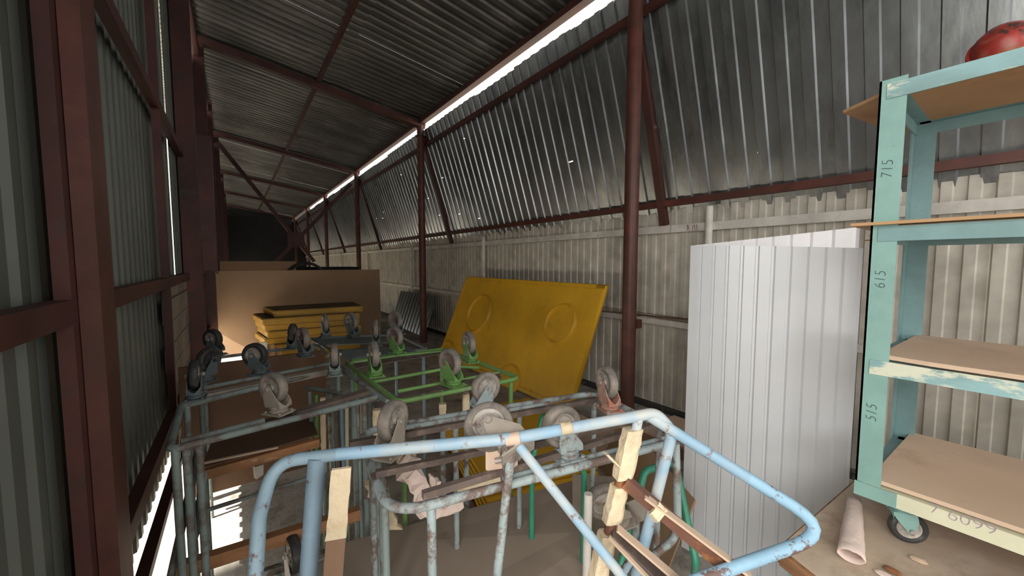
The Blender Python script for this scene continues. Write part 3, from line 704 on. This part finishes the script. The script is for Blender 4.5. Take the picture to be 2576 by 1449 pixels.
# trolley lying lower right: wheel beside the taped post
t8 = empty('trolley', (1.1, .95, 0)); tag(t8, 'low trolley with grey wheel and pale bracket, half hidden behind the taped post', 'trolley', 'tubular trolleys stored upside down')
bp = P(1560, 1300, Z=.62)
slab('plate', [P(1545, 1330, Z=.62), P(1650, 1300, Z=.62), P(1600, 1255, Z=.66), P(1520, 1285, Z=.66)], .006, 'dustmetal', t8)
caster(t8, P(1560, 1310, Z=.64)+V(0, 0, .0), 2.6, D=.15, w=.036, paint='dustmetal', tyre='rubber', hub='hub', tilt=Matrix.Rotation(math.radians(-25), 4, 'Y'))
tb('frame_tube', [P(1640, 1330, Z=.55), P(1560, 1449, Z=.52)], .0145, 'sky', t8)
q = P(1600, 1300, Z=.62); tb('leg', [q, V(q.x, q.y, 0)], .014, 'greyblueL', t8)
# trolley wheel under the left side of the front frame
t9 = empty('trolley', (.1, 1.3, 0)); tag(t9, 'low trolley under the nearest frame showing one grey wheel and a white bracket', 'trolley', 'tubular trolleys stored upside down')
beam(P(640, 1449, Z=.25), P(830, 1390, Z=.25), .03, .03, 'greyblueL', 'cross_tube', t9)
caster(t9, P(745, 1470, Z=.30), 1.7, D=.15, w=.04, paint='white', tyre='rubberdark', hub='hub')
q = P(700, 1440, Z=.25); tb('leg', [q, V(q.x, q.y, 0)], .012, 'greyblue', t9)
q = P(820, 1395, Z=.25); tb('leg', [q, V(q.x, q.y, 0)], .012, 'greyblue', t9)

# ------------------------------------------------------------------ yellow moulded panels leaning on the right wall
def dome(bm, M4, r, h, n=28, ring=.9):
    lathe(bm, [(0, h*.5), (r*.5, h*.7), (r*.8, h*.85), (r*.93, h), (r, h*.45), (r*1.03, -.001)], n, M4)
yb, yt = V(2.78, 0, .02), V(3.33, 0, 1.345)
def yellow_panel(y0, y1, off, m, circles, lab, name='moulded_panel', thick=.03):
    e = empty(name, (yb.x+off, (y0+y1)/2, 0)); tag(e, lab, 'panel', 'yellow moulded panels')
    u = V(0, 1, 0); v = (yt-yb); L = v.length; v.normalize(); n = u.cross(v).normalized()
    if n.x > 0: n = -n
    o0 = V(yb.x+off, y0, yb.z)
    W = y1-y0
    bm = B(); M4 = Matrix((u, v, n)).transposed().to_4x4(); M4.translation = o0
    # tray: face with raised rim
    prism(bm, [(0, 0), (W, 0), (W, L), (0, L)], thick, M4 @ Matrix.Translation((0, 0, -thick/2)))
    o = build('face', bm, M[m], e)
    for (x0, y0_, x1, y1_) in ((0, 0, .12, L), (W-.05, 0, W, L), (0, L-.05, W, L), (0, 0, W, .05)):
        bm = B(); prism(bm, [(x0, y0_), (x1, y0_), (x1, y1_), (x0, y1_)], .012, M4 @ Matrix.Translation((0, 0, .006))); bmesh.ops.bevel(bm, geom=list(bm.edges), offset=.004, segments=2, affect='EDGES'); build('rim', bm, M[m], e)
    for cy, cz, r in circles:
        bm = B(); lathe(bm, [(0, .006), (r*.7, .008), (r*.90, .004), (r*.93, .004), (r*.955, .026), (r*.99, .036), (r*1.03, .032), (r*1.06, 0)], 40, M4 @ Matrix.Translation((cy, cz, 0)))
        build('embossed_disc', bm, M[m], e, smooth=True, ang=60)
    return e
def circ(px, py):   # position on the panel plane in panel coordinates
    r = ray(px, py); v = (yt-yb); n = V(0, 1, 0).cross(v).normalized(); t = (yb-V(0, 0, H)).dot(n)/r.dot(n); p = r*t+V(0, 0, H)
    return p.y, (p-V(yb.x, p.y, yb.z)).length
cs = []
for (px, py, r) in ((1205, 790, .30), (1410, 815, .24), (1278, 960, .215), (1118, 905, .22)):
    y, s = circ(px, py); cs.append((y-2.82, s, r))
yellow_panel(2.82, 5.95, 0.0, 'yellow', cs, 'mustard yellow moulded panel with embossed round discs leaning on the beige wall', thick=.035)
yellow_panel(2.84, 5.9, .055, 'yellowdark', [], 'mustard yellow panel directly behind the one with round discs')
# yellow panels lying in the trolleys
for k in range(6):
    z = .10+.034*k
    e = slab('moulded_panel', [V(1.10+.012*k, 1.75+.02*k, z+.028), V(1.85+.01*k, 1.60+.01*k, z+.028), V(2.25, 2.72+.02*k, z+.028), V(1.40, 2.92, z+.028)], .028, 'yellow',
             label=['lowest', 'second lowest', 'third from bottom', 'third from top', 'second from top', 'topmost'][k]+' yellow panel of the low stack under the worn blue trolley', cat='panel', group='yellow panels stacked low')
e = slab('panel', [V(1.08, 1.72, .098), V(1.88, 1.57, .098), V(2.3, 2.75, .098), V(1.38, 2.95, .098)], .098, 'darkboard', label='dark pallet board carrying the low stack of yellow panels', cat='pallet')
# stack at the back, in front of the big board
for k in range(8):
    z0 = .106*k+.0; dx = [.02, .0, .05, -.01, .03, .0, -.03, .12][k]; dy = [.0, .03, -.02, .04, .0, .03, -.05, .02][k]; th = .099
    e = empty('upholstered_panel', (1.0, 7.2, z0)); tag(e, ['lowest', 'second', 'third', 'fourth', 'fifth', 'sixth', 'seventh', 'topmost'][k]+(' thick yellow panel counted up from the floor, before the big brown board' if k not in (0, 7) else ' thick yellow panel of the stack before the big brown board'), 'panel', 'thick yellow panels stacked at the back')
    bm = B(); x0, x1 = .34+dx, 1.72+dx*.5
    pts = [(x0, 6.95+dy), (x1, 6.85+dy), (x1+.05, 7.70), (x0-.10, 7.75)]
    prism(bm, pts, th, Matrix.Translation((0, 0, z0+th/2))); bmesh.ops.bevel(bm, geom=list(bm.edges), offset=.012, segments=2, affect='EDGES')
    build('core', bm, M['yellowdark'], e)
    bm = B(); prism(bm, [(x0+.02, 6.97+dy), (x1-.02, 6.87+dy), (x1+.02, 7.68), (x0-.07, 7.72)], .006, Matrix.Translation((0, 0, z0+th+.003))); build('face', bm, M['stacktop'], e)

# ------------------------------------------------------------------ big brown boards at the back
bm = B(); v = box(bm, (-.335, 8.0, .0), (2.42, 8.016, 1.455)); tag(build('hardboard_sheet', bm, M['card']), label='very large tan hardboard sheet standing upright across the back of the shed', cat='hardboard')
a, b_ = P(552, 657, Y=8.6), P(700, 660, Y=8.6)
bm = B(); box(bm, (a.x, 8.6, 0), (b_.x+.3, 8.62, a.z)); tag(build('hardboard_sheet', bm, M['card']), label='taller hardboard sheet just showing above the very large tan one', cat='hardboard')
bm = B(); a = P(770, 668, Y=8.4); 
for k in range(3):
    tube(bm, [V(a.x+.42*math.cos(t), 8.35+.05*k, 1.055+.52*math.sin(t)+.01*k) for t in [2*PI*j/36 for j in range(36)]], .022, n=8, closed=True)
tag(build('hose_coil', bm, M['rubberdark'], smooth=True), label='black coiled hose standing behind the very large tan hardboard sheet', cat='hose')
bm = B(); box(bm, (.0, 8.75, 0), (2.2, 9.6, 1.50)); tag(build('crate', bm, M['dark']), label='dark bulky crate behind the upright hardboard sheets at the back', cat='crate')
for k in range(3):
    bm = B(); a = P(640+18*k, 852+4*k, Y=7.0); box(bm, (a.x-.03, 6.6+.05*k, 0), (a.x+.14, 6.63+.05*k, a.z-.02*k)) ; tag(build('offcut', bm, M['ply' if k else 'white']), label=['pale offcut board', 'orange plywood offcut', 'thin plywood offcut behind the orange one'][k]+' upright at the left of the thick yellow stack', cat='board')

bm = B(); box(bm, (.3, 8.25, 0), (1.9, 8.55, .505)); tag(build('crate', bm, M['wood']), label='low timber crate under the black hose coil behind the large tan sheet', cat='crate')
# corrugated offcut and boards at the foot of the right wall, far side
bm = sheet_bm(profile(.115*12, .115, .014, .4, .1), .85, lambda u, v, n: V(3.25+v*.35-n, 7.7+u*1.6, v))
tag(build('corrugated_offcut', bm, M['galv']), label='grey corrugated steel offcut leaning low on the beige wall near the second column', cat='steel sheet')
# brown sheets on the floor at the wall foot
for k in range(4):
    bm = B(); box(bm, (2.88+.02*k, .9+.03*k, .02*k+.0), (3.58-.03*k, 2.12-.02*k, .02*k+.018)); tag(build('hardboard_sheet', bm, M['cardlight'] if k == 3 else M['card']), label=['lowest', 'second', 'third', 'uppermost'][k]+' tan hardboard sheet lying on the floor at the foot of the beige wall', cat='hardboard', group='hardboard sheets on the floor')
bm = B(); 
for k in range(2):
    bm_ = B(); box(bm_, (2.38, 1.98+.03*k, .02*k), (2.84-.02*k, 2.98-.04*k, .02*k+.018)); tag(build('hardboard_sheet', bm_, M['cardlight'] if k else M['card']), label=['lower narrow tan hardboard strip lying on the floor beside the red column', 'upper narrow tan hardboard strip lying on the floor beside the red column'][k], cat='hardboard')
p_ = [V(1.62, .98, .085), V(2.15, 1.85, .085), V(2.30, 1.78, .45), V(1.76, .92, .45)]
slab('hardboard_sheet', p_, .01, 'card', label='brown hardboard sheet leaning upright behind the sea green hoop', cat='hardboard'); bm.free()

# ------------------------------------------------------------------ white corrugated sheet, folded open
def folded():
    prof = profile(.071*11, .071, -.011, .17, .07)
    e = empty('corrugated_sheet', (2.2, .8, 0)); tag(e, 'new white corrugated steel sheet standing folded open against the beige wall beside the rack', 'steel sheet')
    def curve(t, A, C, D): return A*(1-t)**2+C*2*t*(1-t)+D*t*t
    q0, q1 = P(1738, 618, X=1.98), P(2183, 624, X=2.38)
    b1 = P(2163, 571, X=2.9)
    for nm, A, C, D, hs, m in (('front_leaf', V(q0.x, q0.y, 0), V(1.99, .75, 0), V(q1.x, q1.y+.015, 0), (q0.z, q0.z-.01, q1.z), 'sheetw'), ('back_leaf', V(q0.x+.004, q0.y+.004, 0), V(2.35, 1.10, 0), V(b1.x, b1.y, 0), (q0.z, q0.z+.03, b1.z), 'sheetin')):
        bm = B(); G = []
        for u, n in prof:
            t = min(1, u/.781); p = curve(t, A, C, D); q = curve(min(1, t+.01), A, C, D)-curve(max(0, t-.01), A, C, D); q.normalize()
            nn = V(q.y, -q.x, 0)
            h = hs[0]*(1-t)**2+hs[1]*2*t*(1-t)+hs[2]*t*t
            G.append((bm.verts.new(p+nn*n), bm.verts.new(p+nn*n+V(.0, 0, h))))
        for a_, b__ in zip(G, G[1:]): bm.faces.new((a_[0], b__[0], b__[1], a_[1]))
        o = build(nm, bm, M[m], e); md = o.modifiers.new('thickness', 'SOLIDIFY'); md.thickness = .0015
folded()

# ------------------------------------------------------------------ bench top with rack
bz = .625
bt = empty('workbench', (2.1, -.4, 0)); tag(bt, 'low dusty workbench with worn plank edge, carrying the turquoise rack', 'workbench')
bm = B(); prism(bm, [(1.49, .47), (2.75, .40), (2.75, -1.6), (1.20, -1.6), (1.30, .0)], .012, Matrix.Translation((0, 0, bz-.006))); build('top', bm, M['dustydeck'], bt)
for k in range(2):
    a, b_ = V(1.485, .465, bz-.025-.026*k), V(1.28, -.1, bz-.025-.026*k)
    bm = B(); bar(bm, a, b_, .03-.006*k, .024); build('edge_plank', bm, M['woodend'], bt)
    bm = B(); bar(bm, a, V(2.75, .40, bz-.025-.026*k), .03-.006*k, .024); build('edge_plank', bm, M['woodend'], bt)
bm = B(); bar(bm, V(1.50, .44, bz-.085), V(1.29, -.2, bz-.085), .03, .05); build('frame_rail', bm, M['rackteal'], bt)
for x, y in ((1.53, .36), (2.65, .33), (1.35, -1.5), (2.65, -1.5)):
    bm = B(); box(bm, (x, y, 0), (x+.05, y+.05, bz-.012)); build('leg', bm, M['racktealD'], bt)

# ------------------------------------------------------------------ turquoise rack
rk = empty('shelf_rack', (2.1, -.3, bz)); tag(rk, 'tall turquoise steel shelf rack on casters standing on the dusty workbench', 'rack')
X0, X1, YF, YN = 1.80, 2.42, .352, -1.25
ZL = [.815, 1.262, 1.725, 2.20]
def post(x, y, sx, sy, m):
    bm = B(); w = .068; t = .006
    box(bm, (min(x, x+sx*w), min(y, y+sy*t), ZL[0]-.045), (max(x, x+sx*w), max(y, y+sy*t), ZL[3]+.012))
    box(bm, (min(x, x+sx*t), min(y, y+sy*w), ZL[0]-.045), (max(x, x+sx*t), max(y, y+sy*w), ZL[3]+.012))
    return build('post', bm, M[m], rk)
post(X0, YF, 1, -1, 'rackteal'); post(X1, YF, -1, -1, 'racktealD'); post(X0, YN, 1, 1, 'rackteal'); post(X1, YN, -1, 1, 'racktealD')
def rail(name, p, q, m, h=.05, inward=(1, 0, 0)):
    bm = B(); p, q = Vector(p), Vector(q); bar(bm, p, q, .006, h); iv = Vector(inward); 
    o_ = iv*.022
    bar(bm, p+o_+V(0, 0, h/2-.003), q+o_+V(0, 0, h/2-.003), .044, .005)
    return build(name, bm, M[m], rk)
for k, z in enumerate(ZL):
    fm = ['cream', 'rackflaky', 'racktealD', 'rackflaky'][k]
    zz = z-.028
    rail('front_rail', (X0-.001, YF-.02, zz), (X0-.001, YN, zz), fm)
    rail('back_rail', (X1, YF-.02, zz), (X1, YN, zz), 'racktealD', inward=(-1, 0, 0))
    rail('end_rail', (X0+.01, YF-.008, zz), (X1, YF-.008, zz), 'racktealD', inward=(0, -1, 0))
    if k == 0:
        bm = B(); bar(bm, (X0-.006, YF-.0, zz), (X0-.006, YF-.11, zz), .005, .05); build('corner_plate', bm, M['rackteal'], rk)
# shelf boards
def board(name, pts, t, m): return slab(name, pts, t, m, rk)
board('shelf_board', [V(X0+.012, .315, ZL[0]+.018), V(X1+.03, .30, ZL[0]+.018), V(X1+.03, -1.2, ZL[0]+.018), V(X0+.012, -1.2, ZL[0]+.018)], .014, 'cardlight')
board('shelf_board', [V(X0+.004, .31, ZL[1]+.02), V(X1+.0, .30, ZL[1]+.02), V(X1+.0, -1.2, ZL[1]+.02), V(X0-.012, -1.2, ZL[1]+.02), V(X0-.014, .19, ZL[1]+.02)], .014, 'cardlight')
board('shelf_board', [V(X0-.03, .40, ZL[2]+.012), V(X1+.0, .42, ZL[2]+.014), V(X1+.0, -1.2, ZL[2]+.012), V(X0-.01, -1.2, ZL[2]+.014)], .010, 'ply')
board('shelf_board', [V(1.985, .492, ZL[3]+.004), V(X1+.06, .42, ZL[3]+.004), V(X1+.02, -1.2, ZL[3]+.004), V(X0+.03, -1.2, ZL[3]+.004), V(X0+.03, .28, ZL[3]+.004)], .012, 'ply')
bm = B()
for k, (dx, dz) in enumerate([(0, 0), (.012, .012), (.02, -.01)]):
    tube(bm, [V(2.42, .33+dx, 1.72+dz), V(2.46, .46+dx*2, 1.715+dz)], .003, n=5)
build('splinter', bm, M['wood'], rk)
# casters under the rack
caster(rk, V(X0+.055, YF-.115, ZL[0]-.050), PI/2+.55+PI, D=.105, w=.032, paint='rackteal', tyre='rubberdark', hub='hub', plate='racktealD', up=False, fork='rackteal')
caster(rk, V(X1-.055, YF-.115, ZL[0]-.050), 1.2, D=.105, w=.032, paint='racktealD', tyre='rubberdark', hub='hub', up=False)
caster(rk, V(X0+.055, YN+.08, ZL[0]-.050), 1.0, D=.105, w=.032, paint='rackteal', tyre='rubberdark', hub='hub', up=False)
caster(rk, V(X1-.055, YN+.08, ZL[0]-.050), 2.0, D=.105, w=.032, paint='racktealD', tyre='rubberdark', hub='hub', up=False)
def text(s, loc, rot, size, m, parent, shear=.0):
    cu = bpy.data.curves.new('writing', 'FONT'); cu.body = s; cu.size = size; cu.align_x = 'CENTER'; cu.align_y = 'CENTER'; cu.extrude = .0003; cu.offset = -.0015*size/.05; cu.shear = shear
    tmp = bpy.data.objects.new('writing', cu); me = bpy.data.meshes.new_from_object(tmp); bpy.data.objects.remove(tmp)
    if not me.materials: me.materials.append(M[m])
    me.materials[0] = M[m]; o = bpy.data.objects.new('writing', me); COL.objects.link(o)
    o.parent = parent; o.matrix_parent_inverse = Matrix.Translation(-parent.location)
    o.matrix_basis = Matrix.Translation(loc) @ rot; return o
# post face that looks to the room (-X side): text turned to read upwards
fx = X0-.0025
RXm = Matrix(((0, 0, -1), (-1, 0, 0), (0, 1, 0))).to_4x4()      # u -> -Y, v -> Z, n -> -X
up90 = RXm @ Matrix.Rotation(PI/2, 4, 'Z')
for s, px, py in (('715', 2223, 427), ('615', 2198, 703), ('515', 2168, 1032)):
    z = P(px, py, X=X0).z
    text(s, (fx, YF-.034, z), up90, .042, 'ink', rk, .15)
a = P(2420, 1305, X=X0-.004)
text('7 6099', (X0-.0065, a.y-.0, a.z), RXm, .05, 'inkred', rk)

# red bowl on top
a = P(2500, 125, X=1.98); 
rb = empty('bowl', (1.98, a.y-.03, ZL[3]+.006)); tag(rb, 'old red enamel bowl lying tipped on the top shelf of the turquoise rack', 'bowl')
bm = B(); Mb = Matrix.Translation((1.99, .10, ZL[3]+.083)) @ Matrix.Rotation(math.radians(118), 4, V(-.25, 1, 0))
lathe(bm, [(0, -.058), (.025, -.056), (.055, -.036), (.068, -.010), (.072, .016), (.079, .018), (.079, .026), (.070, .024), (.066, -.008), (.052, -.031), (.024, -.050), (0, -.052)], 32, Mb)
build('shell', bm, M['redbowl'], rb, smooth=True, ang=50)

# paper tube, paper scraps on the bench
e = empty('paper_tube', (1.9, .3, bz)); tag(e, 'crumpled cream paper tube lying on the workbench beside the rack caster', 'paper tube')
a, b_ = P(2150, 1262, Z=bz+.045), P(2140, 1400, Z=bz+.03)
bm = B(); rr = random.Random(4); n = 22; rings = []
dd = (b_-a).normalized(); s_ = dd.cross(V(0, 0, 1)).normalized()
for i in range(12):
    t = i/11; p = a.lerp(b_, t); ring = []
    for k in range(n):
        an = 2*PI*k/n; r1 = (.020+.012*t)*(1+rr.uniform(-.06, .06)); r2 = (.024-.004*t)*(1+rr.uniform(-.05, .05))
        ring.append(bm.verts.new(p+s_*math.cos(an)*r1*1.1+V(0, 0, 1)*math.sin(an)*r2))
    rings.append(ring)
for i in range(11):
    for k in range(n): bm.faces.new((rings[i][k], rings[i][(k+1) % n], rings[i+1][(k+1) % n], rings[i+1][k]))
o = build('tube_wall', bm, M['paper'], e, smooth=True, ang=50); md = o.modifiers.new('thickness', 'SOLIDIFY'); md.thickness = .002
for k, (px, py, m, lb) in enumerate([(2245, 1435, 'reddish', 'dark red twisted scrap on the workbench below the rack caster'), (2225, 1445, 'paper', 'small pale paper scrap beside the dark red scrap on the workbench'), (2310, 1408, 'cardlight', 'small flat tan chip near the rack caster')]):
    a = P(px, py, Z=bz+.006); bm = B(); bmesh.ops.create_icosphere(bm, subdivisions=2, radius=.014, matrix=Matrix.Translation(a) @ Matrix.Diagonal((1, 1.6, .4, 1)))
    for v in bm.verts: v.co += V(R.uniform(-1, 1), R.uniform(-1, 1), 0)*.003
    tag(build('scrap', bm, M[m]), label=lb, cat='scrap')
